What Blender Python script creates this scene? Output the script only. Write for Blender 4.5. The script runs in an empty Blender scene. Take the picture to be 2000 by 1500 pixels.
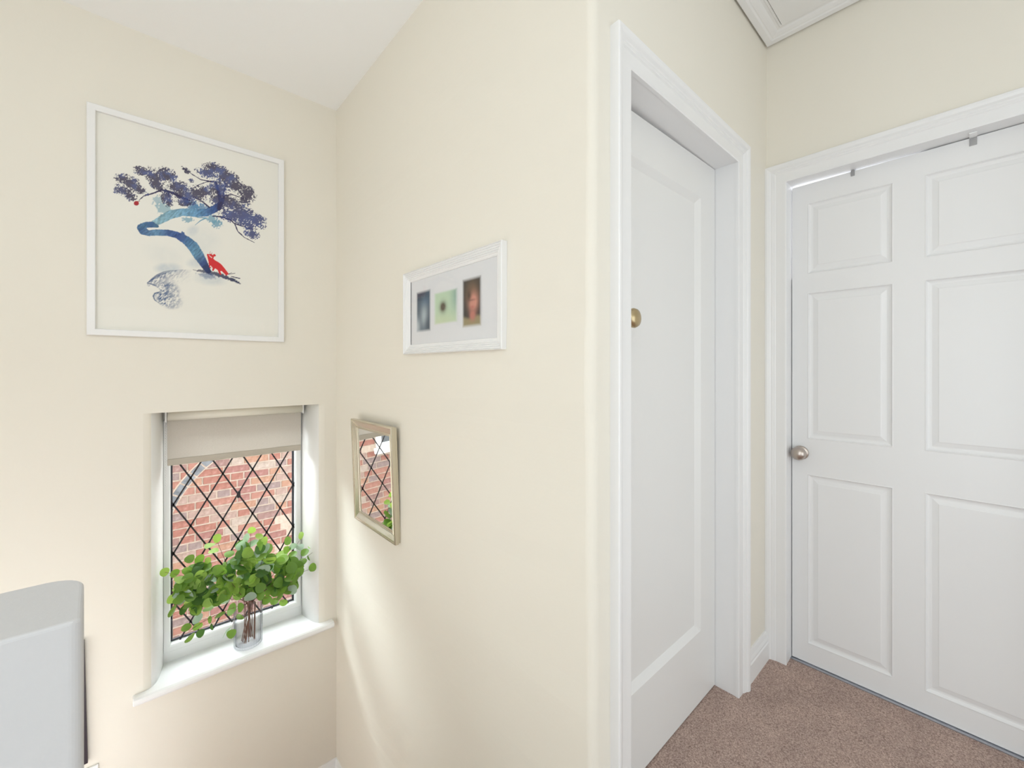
import bpy, bmesh, math, random
import numpy as np
from mathutils import Vector, Matrix, noise as mnoise

random.seed(7)
rng = np.random.default_rng(11)
S = bpy.context.scene
C = S.collection

# ------------------------------------------------------------------ camera
F = 819.8
YAW = math.radians(48.0475)          # viewing direction measured from +X towards +Y
cam_data = bpy.data.cameras.new('camera')
cam = bpy.data.objects.new('camera', cam_data)
C.objects.link(cam)
cam.location = (0, 0, 0)
cam.rotation_euler = (math.radians(90), 0, YAW - math.radians(90))
cam_data.sensor_width = 36
cam_data.lens = F / 2000 * 36
cam_data.shift_y = -30 / 2000
cam_data.clip_start = 0.02
S.camera = cam

# ------------------------------------------------------------------ world, lights, exposure
w = bpy.data.worlds.new('overcast_sky')
S.world = w
w.use_nodes = True
bg = w.node_tree.nodes['Background']
bg.inputs['Color'].default_value = (0.93, 0.96, 1.0, 1)
bg.inputs['Strength'].default_value = 8.5

def soft_sun(name, direction, strength, ang, col):
    l = bpy.data.lights.new(name, 'SUN'); l.energy = strength; l.angle = math.radians(ang); l.color = col
    o = bpy.data.objects.new(name, l); C.objects.link(o)
    o.rotation_euler = Vector(direction).to_track_quat('-Z', 'Y').to_euler(); return o
soft_sun('hazy_sun', (0.50, -0.76, -0.56), 3.6, 22, (0.86, 0.94, 1.0))

def area(name, loc, rot, sx, sy, power, col=(1, 1, 1), spread=180):
    l = bpy.data.lights.new(name, 'AREA')
    l.shape = 'RECTANGLE'; l.size = sx; l.size_y = sy
    l.energy = power; l.color = col; l.spread = math.radians(spread)
    o = bpy.data.objects.new(name, l)
    C.objects.link(o)
    o.location = loc; o.rotation_euler = rot
    return o
R90 = math.radians(90)
# daylight from a room on the left; the rear area light is added fill
area('daylight_bedroom_doorway', (-1.24, -0.50, -0.25), (0, -R90, 0), 1.8, 1.3, 12, (0.77, 0.90, 1.0))
area('rear_fill', (0.55, -1.52, -0.20), (R90, 0, 0), 2.2, 1.7, 17.5, (0.80, 0.91, 1.0))  # unseen fill added behind the camera to brighten the landing
def globe(name, loc, power, col):
    l = bpy.data.lights.new(name, 'POINT'); l.energy = power; l.color = col; l.shadow_soft_size = 0.14
    o = bpy.data.objects.new(name, l); C.objects.link(o); o.location = loc
globe('landing_fill', (-0.62, -0.75, 0.72), 11.5, (0.86, 0.94, 1.0))  # unseen fill added to lift the ceiling and landing walls
globe('stairwell_fill', (-0.75, 1.00, 0.60), 6.6, (0.86, 0.94, 1.0))  # added fill for the stairwell and its ceiling, no visible fitting
area('lower_left_fill', (-1.27, 1.55, -1.35), (0, -R90, 0), 1.2, 1.0, 7.5, (0.85, 0.94, 1.0))  # added fill on the left, brightens the walls below the sill

S.view_settings.view_transform = 'Standard'
S.view_settings.look = 'None'
S.view_settings.gamma = 1
S.view_settings.use_curve_mapping = False
S.view_settings.exposure = 0.0
S.cycles.max_bounces = 14
S.cycles.diffuse_bounces = 8
S.cycles.transparent_max_bounces = 24

# ------------------------------------------------------------------ measuring helpers (camera rays onto real planes)
cc, ss = math.cos(YAW), math.sin(YAW)
def ray(px, py):
    u = (px - 1000) / F; v = (720 - py) / F
    return Vector((cc + u * ss, ss - u * cc, v))
def onX(x, px, py):
    r = ray(px, py); return r * (x / r.x)
def onY(y, px, py):
    r = ray(px, py); return r * (y / r.y)

# main planes
YW = 2.291      # wall with the leaded window
XP = 0.80       # wall with the photographs and mirror
YQ = 0.605      # wall of the one-panel door
XR = 2.00       # wall of the six-panel door
ZC = 1.375      # ceiling
ZF = -1.22      # landing floor
ZH = -2.19      # half landing floor
YB = 4.95       # neighbour's brick wall

# ------------------------------------------------------------------ materials
def mat(name, col, rough=0.6, metal=0.0, **kw):
    m = bpy.data.materials.new(name); m.use_nodes = True
    b = m.node_tree.nodes['Principled BSDF']
    b.inputs['Base Color'].default_value = (*col, 1)
    b.inputs['Roughness'].default_value = rough
    b.inputs['Metallic'].default_value = metal
    for k, v in kw.items(): b.inputs[k].default_value = v
    return m
def N(m, t): return m.node_tree.nodes.new(t)
def L(m, a, b): m.node_tree.links.new(a, b)
def tex(m, scale, detail=3, rough=0.5, coord='Object', stretch=None):
    tc = N(m, 'ShaderNodeTexCoord'); n = N(m, 'ShaderNodeTexNoise')
    n.inputs['Scale'].default_value = scale; n.inputs['Detail'].default_value = detail
    n.inputs['Roughness'].default_value = rough
    if stretch:
        mp = N(m, 'ShaderNodeMapping'); mp.inputs['Scale'].default_value = stretch
        L(m, tc.outputs[coord], mp.inputs['Vector']); L(m, mp.outputs['Vector'], n.inputs['Vector'])
    else:
        L(m, tc.outputs[coord], n.inputs['Vector'])
    return n
def bump(m, n, strength, dist=0.01):
    b = N(m, 'ShaderNodeBump'); b.inputs['Strength'].default_value = strength; b.inputs['Distance'].default_value = dist
    L(m, n.outputs['Fac'], b.inputs['Height'])
    L(m, b.outputs['Normal'], m.node_tree.nodes['Principled BSDF'].inputs['Normal'])
    return b
def ramp(m, n, stops):
    r = N(m, 'ShaderNodeValToRGB'); e = r.color_ramp.elements
    while len(e) < len(stops): e.new(0.5)
    for el, (p, c_) in zip(e, stops): el.position = p; el.color = (*c_, 1)
    L(m, n.outputs['Fac'], r.inputs['Fac'])
    L(m, r.outputs['Color'], m.node_tree.nodes['Principled BSDF'].inputs['Base Color'])
    return r

M = {}
def paint(name, col, rough, bs=0.12):
    m = mat(name, col, rough); n = tex(m, 26, 5, 0.6); bump(m, n, bs, 0.004)
    return m
M['cream'] = paint('cream_wall_paint', (0.80, 0.765, 0.685), 0.72, 0.16)
M['reveal'] = paint('window_lit_reveal', (0.87, 0.865, 0.85), 0.6)  # brightness from the window put into a paler reveal colour
M['ceil'] = paint('white_ceiling_paint', (0.90, 0.905, 0.91), 0.85)
M['gloss'] = paint('white_gloss_paint', (0.82, 0.82, 0.825), 0.28, 0.012)
M['satin'] = paint('white_satin_paint', (0.82, 0.82, 0.82), 0.4, 0.015)
M['doora'] = paint('white_door_paint', (0.79, 0.79, 0.785), 0.38, 0.012)
M['upvc'] = mat('white_upvc', (0.83, 0.84, 0.84), 0.3)
M['sill'] = mat('white_sill_paint', (0.86, 0.865, 0.87), 0.3)
M['halfwall'] = paint('pale_grey_lining_paper', (0.60, 0.60, 0.61), 0.75, 0.35)
M['white_frame'] = mat('white_lacquer', (0.83, 0.83, 0.83), 0.35)
M['mount'] = mat('mount_card', (0.74, 0.745, 0.765), 0.9)
M['dark'] = mat('dark_frame_stain', (0.02, 0.012, 0.02), 0.35)
M['dark_void'] = mat('dark_cupboard_interior', (0.05, 0.045, 0.045), 0.9)
M['backing'] = mat('backing_board', (0.4, 0.3, 0.2), 0.9)
M['hinge'] = mat('brushed_steel', (0.42, 0.42, 0.43), 0.4, 1.0)
M['nickel'] = mat('satin_nickel', (0.52, 0.46, 0.42), 0.28, 1.0)
M['brass'] = mat('aged_brass', (0.50, 0.40, 0.24), 0.3, 1.0)
M['threshold'] = mat('aluminium_threshold', (0.45, 0.46, 0.5), 0.35, 0.9)
M['lead'] = mat('black_lead_strip', (0.022, 0.020, 0.024), 0.5)
M['spacer'] = mat('grey_spacer_bar', (0.045, 0.045, 0.06), 0.45)
M['wood_stem'] = mat('brown_stem', (0.17, 0.08, 0.055), 0.7)
M['roller'] = mat('cream_roller', (0.80, 0.77, 0.68), 0.45)
M['mirror'] = mat('mirror_silver', (0.86, 0.87, 0.86), 0.02, 1.0)
M['concrete'] = mat('concrete_path', (0.4, 0.39, 0.37), 0.9)
M['render_out'] = mat('outer_render', (0.6, 0.58, 0.54), 0.9)
M['far_glass'] = mat('grey_far_glass', (0.045, 0.047, 0.05), 0.6)
M['hook_white'] = mat('white_hook_plastic', (0.9, 0.9, 0.9), 0.4)

# blind fabric, semi opaque weave
m = mat('oatmeal_blind_fabric', (0.60, 0.565, 0.51), 0.9)
n = tex(m, 240, 2, 0.5, stretch=(1, 1, 6)); ramp(m, n, [(0.3, (0.54, 0.505, 0.45)), (0.7, (0.64, 0.605, 0.55))])
tr = N(m, 'ShaderNodeBsdfTranslucent'); tr.inputs['Color'].default_value = (0.55, 0.5, 0.43, 1)
mx = N(m, 'ShaderNodeMixShader'); mx.inputs[0].default_value = 0.18
out = m.node_tree.nodes['Material Output']; b = m.node_tree.nodes['Principled BSDF']
L(m, b.outputs[0], mx.inputs[1]); L(m, tr.outputs[0], mx.inputs[2]); L(m, mx.outputs[0], out.inputs[0])
M['blind'] = m
M['blind_hem'] = mat('blind_hem_fabric', (0.50, 0.455, 0.385), 0.9)

# champagne mirror frame, brushed along its length
m = mat('champagne_frame', (0.66, 0.61, 0.49), 0.26, 0.85)
M['champagne'] = m

# carpet
m = mat('taupe_carpet', (0.3, 0.2, 0.17), 1.0)
n = tex(m, 230, 4, 0.75)
r = ramp(m, n, [(0.32, (0.20, 0.13, 0.105)), (0.46, (0.50, 0.355, 0.30)), (0.57, (0.66, 0.49, 0.42)), (0.70, (0.95, 0.80, 0.72))])
n2 = tex(m, 9, 2)
mxc = N(m, 'ShaderNodeMix'); mxc.data_type = 'RGBA'; mxc.blend_type = 'MULTIPLY'; mxc.inputs[0].default_value = 0.45
r2 = N(m, 'ShaderNodeValToRGB'); r2.color_ramp.elements[0].position = 0.35; r2.color_ramp.elements[0].color = (0.72, 0.72, 0.74, 1)
r2.color_ramp.elements[1].position = 0.65; r2.color_ramp.elements[1].color = (1, 1, 1, 1)
L(m, n2.outputs['Fac'], r2.inputs['Fac']); L(m, r.outputs['Color'], mxc.inputs[6]); L(m, r2.outputs['Color'], mxc.inputs[7])
L(m, mxc.outputs[2], m.node_tree.nodes['Principled BSDF'].inputs['Base Color'])
bump(m, n, 0.9, 0.006)
M['carpet'] = m

# thin clear glass: straight-through transmission plus surface reflection
def thin_glass(name, tint, edge=None, ior=1.45, rough=0.0):
    m = bpy.data.materials.new(name); m.use_nodes = True; nt = m.node_tree; nt.nodes.clear()
    o = nt.nodes.new('ShaderNodeOutputMaterial'); t = nt.nodes.new('ShaderNodeBsdfTransparent')
    g = nt.nodes.new('ShaderNodeBsdfGlossy'); g.inputs['Roughness'].default_value = rough
    f = nt.nodes.new('ShaderNodeFresnel'); f.inputs['IOR'].default_value = ior
    x = nt.nodes.new('ShaderNodeMixShader')
    t.inputs['Color'].default_value = (*tint, 1)
    if edge:
        lw = nt.nodes.new('ShaderNodeLayerWeight'); lw.inputs['Blend'].default_value = 0.35
        rr = nt.nodes.new('ShaderNodeValToRGB'); e = rr.color_ramp.elements
        e[0].position = 0.38; e[0].color = (*tint, 1); e[1].position = 0.95; e[1].color = (*edge, 1)
        nt.links.new(lw.outputs['Facing'], rr.inputs['Fac']); nt.links.new(rr.outputs['Color'], t.inputs['Color'])
    ge = nt.nodes.new('ShaderNodeNewGeometry'); iv = nt.nodes.new('ShaderNodeMath'); iv.operation = 'SUBTRACT'; iv.inputs[0].default_value = 1
    mu = nt.nodes.new('ShaderNodeMath'); mu.operation = 'MULTIPLY'      # reflect on the outer faces only
    nt.links.new(ge.outputs['Backfacing'], iv.inputs[1]); nt.links.new(f.outputs[0], mu.inputs[0]); nt.links.new(iv.outputs[0], mu.inputs[1])
    nt.links.new(mu.outputs[0], x.inputs[0]); nt.links.new(t.outputs[0], x.inputs[1]); nt.links.new(g.outputs[0], x.inputs[2])
    nt.links.new(x.outputs[0], o.inputs[0])
    return m
M['glass'] = thin_glass('window_glass', (0.97, 0.98, 0.975), ior=1.25)
M['picture_glass'] = thin_glass('picture_glass', (0.985, 0.985, 0.985), ior=1.22)
M['vase_glass'] = thin_glass('ribbed_vase_glass', (0.975, 0.975, 0.98), (0.50, 0.51, 0.53), ior=1.3)

# pigment read from a colour attribute (flat prints)
def print_mat(name, rough=0.7):
    m = mat(name, (1, 1, 1), rough); a = N(m, 'ShaderNodeAttribute'); a.attribute_name = 'ink'
    L(m, a.outputs['Color'], m.node_tree.nodes['Principled BSDF'].inputs['Base Color']); return m
M['print'] = print_mat('printed_ink')

# leaves
def leaf_mat(name, col, col2, tl):
    m = mat(name, col, 0.48)
    n = tex(m, 30, 2); ramp(m, n, [(0.35, col), (0.65, col2)])
    t = N(m, 'ShaderNodeBsdfTranslucent'); t.inputs['Color'].default_value = (*tl, 1)
    x = N(m, 'ShaderNodeMixShader'); x.inputs[0].default_value = 0.35
    L(m, m.node_tree.nodes['Principled BSDF'].outputs[0], x.inputs[1]); L(m, t.outputs[0], x.inputs[2])
    L(m, x.outputs[0], m.node_tree.nodes['Material Output'].inputs[0]); return m
M['leaf0'] = leaf_mat('mid_green_leaf', (0.12, 0.25, 0.04), (0.18, 0.33, 0.055), (0.27, 0.46, 0.05))
M['leaf1'] = leaf_mat('bright_green_leaf', (0.25, 0.43, 0.07), (0.34, 0.52, 0.11), (0.42, 0.62, 0.10))
M['leaf2'] = leaf_mat('dark_green_leaf', (0.045, 0.125, 0.024), (0.08, 0.18, 0.035), (0.11, 0.26, 0.035))
M['leaf3'] = leaf_mat('grey_green_leaf', (0.36, 0.48, 0.38), (0.48, 0.58, 0.50), (0.35, 0.52, 0.30))

# bricks
brick_cols = [(0.45, 0.165, 0.115), (0.50, 0.21, 0.15), (0.42, 0.17, 0.14), (0.54, 0.27, 0.17), (0.50, 0.32, 0.26), (0.38, 0.20, 0.17), (0.57, 0.43, 0.35), (0.36, 0.24, 0.22)]
BR = []
for i, c0 in enumerate(brick_cols):
    m = mat('brick_tone', c0, 0.9); n = tex(m, 22, 5, 0.7)
    c0 = tuple(min(1, v * 0.34 + 0.002) for v in c0)
    ramp(m, n, [(0.3, tuple(v * 0.72 for v in c0)), (0.5, c0), (0.68, tuple(min(1, v * 1.1 + 0.03) for v in c0))]); bump(m, n, 0.4, 0.004); BR.append(m)
m = mat('blue_grey_brick', (0.22, 0.23, 0.27), 0.8); n = tex(m, 25, 4); ramp(m, n, [(0.3, (0.05, 0.051, 0.058)), (0.7, (0.12, 0.122, 0.13))]); M['grey_brick'] = m
m = mat('mortar', (0.72, 0.56, 0.46), 0.95); n = tex(m, 40, 4); ramp(m, n, [(0.3, (0.22, 0.165, 0.13)), (0.7, (0.30, 0.235, 0.19))]); bump(m, n, 0.3, 0.004); M['mortar'] = m

# ------------------------------------------------------------------ object helpers
def mesh(name, verts, faces, mt, parent=None, smooth=False, **props):
    me = bpy.data.meshes.new(name); me.from_pydata([tuple(v) for v in verts], [], faces); me.validate()
    bm_ = bmesh.new(); bm_.from_mesh(me); bmesh.ops.recalc_face_normals(bm_, faces=bm_.faces); bm_.to_mesh(me); bm_.free()
    if smooth:
        me.polygons.foreach_set('use_smooth', [True] * len(me.polygons))
    for q in (mt if isinstance(mt, (list, tuple)) else [mt]): me.materials.append(q)
    o = bpy.data.objects.new(name, me); C.objects.link(o)
    if parent: o.parent = parent; o.matrix_parent_inverse = world(parent).inverted()
    for k, v in props.items(): o[k] = v
    return o
def world(o):
    m_ = o.matrix_basis.copy()
    return world(o.parent) @ o.matrix_parent_inverse @ m_ if o.parent else m_
class MB:
    def __init__(s): s.v = []; s.f = []
    def add(s, v, f):
        k = len(s.v); s.v += [tuple(p) for p in v]; s.f += [tuple(i + k for i in q) for q in f]
    def box(s, a, b):
        x0, y0, z0 = a; x1, y1, z1 = b
        s.add([(x0, y0, z0), (x1, y0, z0), (x1, y1, z0), (x0, y1, z0), (x0, y0, z1), (x1, y0, z1), (x1, y1, z1), (x0, y1, z1)],
              [(0, 3, 2, 1), (4, 5, 6, 7), (0, 1, 5, 4), (1, 2, 6, 5), (2, 3, 7, 6), (3, 0, 4, 7)])
    def prism(s, poly, z0, z1):       # poly in (x,y)
        n_ = len(poly)
        s.add([(x, y, z0) for x, y in poly] + [(x, y, z1) for x, y in poly],
              [tuple(range(n_)), tuple(range(n_, 2 * n_))] + [(i, (i + 1) % n_, n_ + (i + 1) % n_, n_ + i) for i in range(n_)])
    def sweep(s, prof, rect, fn, closed=True, cap=True):
        """prof: (u outward, w) points; rect (a0,b0,a1,b1). closed: four mitred sides; otherwise left, head, right (legs stand at b0)."""
        a0, b0, a1, b1 = rect; V = []
        for u, w_ in prof:
            if closed: ring = [(a0 - u, b0 - u), (a0 - u, b1 + u), (a1 + u, b1 + u), (a1 + u, b0 - u)]
            else: ring = [(a0 - u, b0), (a0 - u, b1 + u), (a1 + u, b1 + u), (a1 + u, b0)]
            V += [fn(a, b, w_) for a, b in ring]
        Fc = []; np_ = len(prof); seg = 4 if closed else 3
        for i in range(np_ if cap else np_ - 1):
            j = (i + 1) % np_
            for k in range(seg):
                l = (k + 1) % 4
                Fc.append((i * 4 + k, i * 4 + l, j * 4 + l, j * 4 + k))
        if not closed and cap:
            Fc.append(tuple(i * 4 for i in range(np_))); Fc.append(tuple(i * 4 + 3 for i in range(np_)))
        s.add(V, Fc)
    def lathe(s, prof, seg, fn):      # prof (r, h)
        V = []
        for r_, h in prof:
            V += [fn(r_ * math.cos(2 * math.pi * k / seg), r_ * math.sin(2 * math.pi * k / seg), h) for k in range(seg)]
        Fc = []
        for i in range(len(prof) - 1):
            for k in range(seg):
                l = (k + 1) % seg; Fc.append((i * seg + k, i * seg + l, (i + 1) * seg + l, (i + 1) * seg + k))
        Fc.append(tuple(range(seg))); Fc.append(tuple(range((len(prof) - 1) * seg, len(prof) * seg)))
        s.add(V, Fc)
    def tube(s, pts, rads, seg=6):
        V = []; pts = [Vector(p) for p in pts]
        for i, p in enumerate(pts):
            t = (pts[min(i + 1, len(pts) - 1)] - pts[max(i - 1, 0)]).normalized()
            a = t.orthogonal().normalized(); b_ = t.cross(a)
            V += [p + (a * math.cos(2 * math.pi * k / seg) + b_ * math.sin(2 * math.pi * k / seg)) * rads[i] for k in range(seg)]
        Fc = []
        for i in range(len(pts) - 1):
            for k in range(seg):
                l = (k + 1) % seg; Fc.append((i * seg + k, i * seg + l, (i + 1) * seg + l, (i + 1) * seg + k))
        Fc.append(tuple(range(seg))); Fc.append(tuple(range((len(pts) - 1) * seg, len(pts) * seg)))
        s.add(V, Fc)
    def build(s, name, mt, parent=None, smooth=False, **props): return mesh(name, s.v, s.f, mt, parent, smooth, **props)
def empty(name, loc, **props):
    o = bpy.data.objects.new(name, None); C.objects.link(o); o.location = loc; o.empty_display_size = 0.05
    for k, v in props.items(): o[k] = v
    return o
def thing(name, label, cat, loc, group=None):
    o = empty(name, loc, label=label, category=cat)
    if group: o['group'] = group
    return o
def bevel(o, wd, seg=2, ang=30):
    b_ = o.modifiers.new('bevel', 'BEVEL'); b_.width = wd; b_.segments = seg; b_.limit_method = 'ANGLE'; b_.angle_limit = math.radians(ang)
ST = dict(kind='structure')

# ------------------------------------------------------------------ shell of the house
# wall with the window: softly splayed reveals
LR = [(0.026, 2.291), (0.040, 2.2935), (0.052, 2.300), (0.064, 2.314), (0.074, 2.338), (0.082, 2.37), (0.089, 2.405), (0.095, 2.44)]
_k = [0.0]
for i in range(1, len(LR)): _k.append(_k[-1] + math.dist(LR[i], LR[i - 1]))
LR = [(float(np.interp(t_, _k, [p[0] for p in LR])), float(np.interp(t_, _k, [p[1] for p in LR]))) for t_ in np.linspace(0, _k[-1], 26)]
for _ in range(4): LR = [LR[0]] + [((LR[i - 1][0] + LR[i][0] + LR[i + 1][0]) / 3, (LR[i - 1][1] + LR[i][1] + LR[i + 1][1]) / 3) for i in range(1, len(LR) - 1)] + [LR[-1]]
RRv = [(0.765 - x, y) for x, y in LR][::-1]
ZO0, ZO1 = -1.353, -0.185
b = MB()
b.prism([(-1.9, 2.291)] + LR + [(0.075, 2.44), (0.075, 2.58), (-1.9, 2.58)], ZO0, ZO1)
b.prism(RRv + [(0.80, 2.291), (1.2, 2.291), (1.2, 2.58), (0.69, 2.58), (0.69, 2.44)], ZO0, ZO1)
b.box((-1.9, 2.291, ZO1), (1.2, 2.58, 2.6)); b.box((-1.9, 2.291, -4.0), (1.2, 2.58, ZO0))
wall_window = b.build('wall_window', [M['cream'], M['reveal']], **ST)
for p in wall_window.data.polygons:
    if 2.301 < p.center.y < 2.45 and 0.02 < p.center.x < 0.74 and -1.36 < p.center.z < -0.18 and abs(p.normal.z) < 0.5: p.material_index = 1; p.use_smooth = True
# wall with the pictures, turning the rounded outer corner
rc = 0.022; arc = [(XP + rc - rc * math.cos(t), YQ + rc - rc * math.sin(t)) for t in [math.radians(9 * k) for k in range(11)]]
b = MB(); n_z = 60; poly = [(XP, 2.291)] + arc + [(0.905, YQ), (0.905, 2.291)]
zs = [-3.2 + (ZC + 3.2) * k / n_z for k in range(n_z + 1)]; V = []
for z in zs:     # hand-plastered, slightly wavering arris
    wv = 0.0035 * mnoise.noise(Vector((0.3, 1.7, z * 7))) + 0.002 * mnoise.noise(Vector((4.3, 1.7, z * 21)))
    bulge = 0.006 * math.exp(-((z + 0.05) / 0.28) ** 2)
    for i, (x, y) in enumerate(poly):
        k = 1 if 1 <= i <= len(arc) else 0
        V.append((x - k * (wv + bulge * (1 - (i - 1) / len(arc))), y, z))
n_ = len(poly); Fc = [tuple(range(n_)), tuple(range(n_z * n_, (n_z + 1) * n_))]
for j in range(n_z):
    for i in range(n_): Fc.append((j * n_ + i, j * n_ + (i + 1) % n_, (j + 1) * n_ + (i + 1) % n_, (j + 1) * n_ + i))
b.add(V, Fc); b.build('wall_picture_side', M['cream'], smooth=False, **ST)
# wall of the one-panel door
DA0, DA1, DAT = 0.943, 1.663, 0.767        # opening
b = MB(); b.box((0.905, YQ, ZF), (DA0 - 0.02, 0.72, ZC)); b.box((DA1 + 0.02, YQ, ZF), (2.12, 0.72, ZC)); b.box((DA0 - 0.02, YQ, DAT + 0.02), (DA1 + 0.02, 0.72, ZC))
b.build('wall_cupboard_side', M['cream'], **ST)
# wall of the six-panel door
DB0, DB1, DBT = -0.19, 0.531, 0.770
b = MB(); b.box((XR, DB1 + 0.02, ZF), (2.12, YQ, ZC)); b.box((XR, -1.6, ZF), (2.12, DB0 - 0.02, ZC)); b.box((XR, DB0 - 0.02, DBT + 0.02), (2.12, DB1 + 0.02, ZC))
b.build('wall_right', M['cream'], **ST)
b = MB(); b.box((-1.4, -1.6, -4.0), (-1.3, 2.291, ZC)); b.build('wall_left', M['cream'], **ST)
b = MB(); b.box((-1.4, -1.7, ZF), (2.12, -1.6, ZC)); b.build('wall_back', M['cream'], **ST)
b = MB(); b.box((-1.4, -1.7, ZC), (2.12, 2.58, ZC + 0.12)); b.build('ceiling', M['ceil'], **ST)
b = MB(); b.box((-1.3, -1.6, ZF - 0.2), (XR + 0.12, 0.62, ZF)); b.box((0.8, 0.62, ZF - 0.2), (2.12, 1.3, ZF)); b.build('floor', M['carpet'], **ST)
b = MB(); b.box((-1.3, 1.50, ZH - 0.15), (XP, 2.291, ZH)); b.build('floor_half_landing', M['carpet'], **ST)
# flight down to the half landing and the lower flight
fl = empty('floor_staircase', (0.38, 1.0, ZF), **ST)
for k in range(4):
    b = MB(); z = ZF - 0.194 * (k + 1); b.box((-0.03, 0.62 + 0.22 * k, z - 0.19), (XP, 0.84 + 0.22 * k + 0.015, z)); o = b.build('step', M['carpet'], fl); bevel(o, 0.01)
for k in range(5):
    b = MB(); z = ZH - 0.194 * (k + 1); b.box((-1.3, 1.5 - 0.22 * (k + 1) - 0.015, z - 0.19), (-0.03, 1.5 - 0.22 * k, z)); o = b.build('step', M['carpet'], fl); bevel(o, 0.01)
b = MB(); b.box((-1.3, -1.6, -4.0), (2.12, 0.42, -3.4)); b.build('floor_lower', M['carpet'], **ST)
# spine wall under the balustrade between the flights
b = MB(); b.box((-0.06, 0.62, -3.4), (-0.03, 1.5, ZF + 0.1)); b.build('wall_spine', M['cream'], **ST)
# solid balustrade with softened top and a rounded far corner
r0 = 0.038
poly = [(-1.3, 0.628), (-0.047, 0.628), (-0.0412, 0.633)] + [(-0.0458 - r0 + r0 * math.cos(t), 0.765 - r0 + r0 * math.sin(t)) for t in [math.radians(11.25 * k) for k in range(9)]] + [(-1.3, 0.765)]
b = MB(); b.prism(poly, ZF, -0.262)
o = b.build('wall_balustrade', M['halfwall'], **ST); bevel(o, 0.008, 3, 40)

# skirtings
def skirt_prof(h): return [(0, 0), (0.016, 0), (0.016, h * 0.62), (0.013, h * 0.66), (0.013, h * 0.72), (0.009, h * 0.82), (0.006, h * 0.95), (0.004, h), (0, h)]
def skirting(name, p0, p1, nrm, z, h):
    b = MB(); pr = skirt_prof(h); V = []
    for p in (p0, p1): V += [(p[0] + nrm[0] * d, p[1] + nrm[1] * d, z + hh) for d, hh in pr]
    k = len(pr); b.add(V, [(i, (i + 1) % k, k + (i + 1) % k, k + i) for i in range(k)] + [tuple(range(k)), tuple(range(k, 2 * k))]); b.build(name, M['satin'], **ST)
skirting('baseboard_cupboard_side', (1.735, YQ), (2.0, YQ), (0, -1), ZF, 0.115)
skirting('baseboard_window_side', (-1.3, YW), (0.80, YW), (0, -1), ZH, 0.12)
skirting('baseboard_picture_side', (XP, 1.5), (XP, YW), (-1, 0), ZH, 0.12)
skirting('baseboard_right', (XR, -1.6), (XR, -0.27), (-1, 0), ZF, 0.115)

# ------------------------------------------------------------------ doors
ARCH = [(-0.002, 0), (-0.002, 0.010), (0.002, 0.0125), (0.036, 0.0125), (0.040, 0.016), (0.044, 0.016), (0.047, 0.0185), (0.052, 0.0185), (0.058, 0.024), (0.066, 0.027), (0.073, 0.027), (0.075, 0.024), (0.075, 0)]
def panel_mesh(bld, rect, fn, style):
    a0, b0, a1, b1 = rect
    if style == 'field':
        prof = [(0, 0), (-0.003, -0.001), (-0.007, 0.0045), (-0.012, 0.0065), (-0.016, 0.007), (-0.019, 0.007), (-0.033, 0.0035), (-0.036, 0.002)]
    else:
        prof = [(0, 0), (-0.002, 0.0), (-0.022, 0.013), (-0.024, 0.0145)]
    bld.sweep(prof, rect, fn, True, cap=False)
    u, d = prof[-1]; q = [fn(a0 - u, b0 - u, d), fn(a1 + u, b0 - u, d), fn(a1 + u, b1 + u, d), fn(a0 - u, b1 + u, d)]
    bld.add(q, [(0, 1, 2, 3)])
def leaf(parent, mt, x0, x1, z0, ztl, ztr, cols, rows, fn, fnd, thick, style):
    """stiles and rails around the panels; fn(a,b,depth)"""
    xs = [x0] + [v for c_ in cols for v in c_] + [x1]
    zr = sorted(rows); zs = [z0] + [v for r_ in zr for v in r_]
    b = MB()
    def zt(x): return ztl + (ztr - ztl) * (x - x0) / (x1 - x0)
    V = []; nx = len(xs)
    for z in zs: V += [fn(x, z, 0) for x in xs]
    V += [fn(x, zt(x), 0) for x in xs]
    nz = len(zs) + 1; Fc = []
    for j in range(nz - 1):
        for i in range(nx - 1):
            if i % 2 == 1 and j % 2 == 1: continue
            Fc.append((j * nx + i, j * nx + i + 1, (j + 1) * nx + i + 1, (j + 1) * nx + i))
    b.add(V, Fc)
    q = [(x0, z0), (x1, z0), (x1, ztr), (x0, ztl)]
    V = [fn(a, z, 0) for a, z in q] + [fn(a, z, thick) for a, z in q]
    b.add(V, [(4, 5, 6, 7), (0, 1, 5, 4), (1, 2, 6, 5), (2, 3, 7, 6), (3, 0, 4, 7)])
    lf = b.build('door_leaf', mt, parent)
    for r_ in rows:
        for c_ in cols:
            p = MB(); panel_mesh(p, (c_[0], r_[0], c_[1], r_[1]), fn, style); p.build('panel', mt, lf)
    return lf

# door A (faces -Y)
dA = empty('door_1', ((DA0 + DA1) / 2, YQ, ZF), **ST)
fnA = lambda a, b_, d: (a, 0.680 + d, b_)
fnAw = lambda a, b_, w_: (a, YQ - w_, b_)
leaf(dA, M['doora'], DA0 + 0.002, DA1 - 0.002, ZF + 0.004, 0.753, 0.7655, [(1.066, 1.543)], [(-0.960, 0.628)], fnA, None, 0.035, 'plain')
b = MB(); b.sweep(ARCH, (DA0, ZF, DA1, DAT), fnAw, False); b.build('architrave', M['gloss'], dA)
b = MB(); b.box((DA0 - 0.02, YQ - 0.004, ZF), (DA0, 0.72, DAT + 0.02)); b.box((DA1, YQ - 0.004, ZF), (DA1 + 0.02, 0.72, DAT + 0.02)); b.box((DA0, YQ - 0.004, DAT), (DA1, 0.72, DAT + 0.02)); b.build('door_lining', M['gloss'], dA)
b = MB(); fk = lambda x, y, h: (1.020 + x, 0.680 - h, 0.139 + y)
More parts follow.
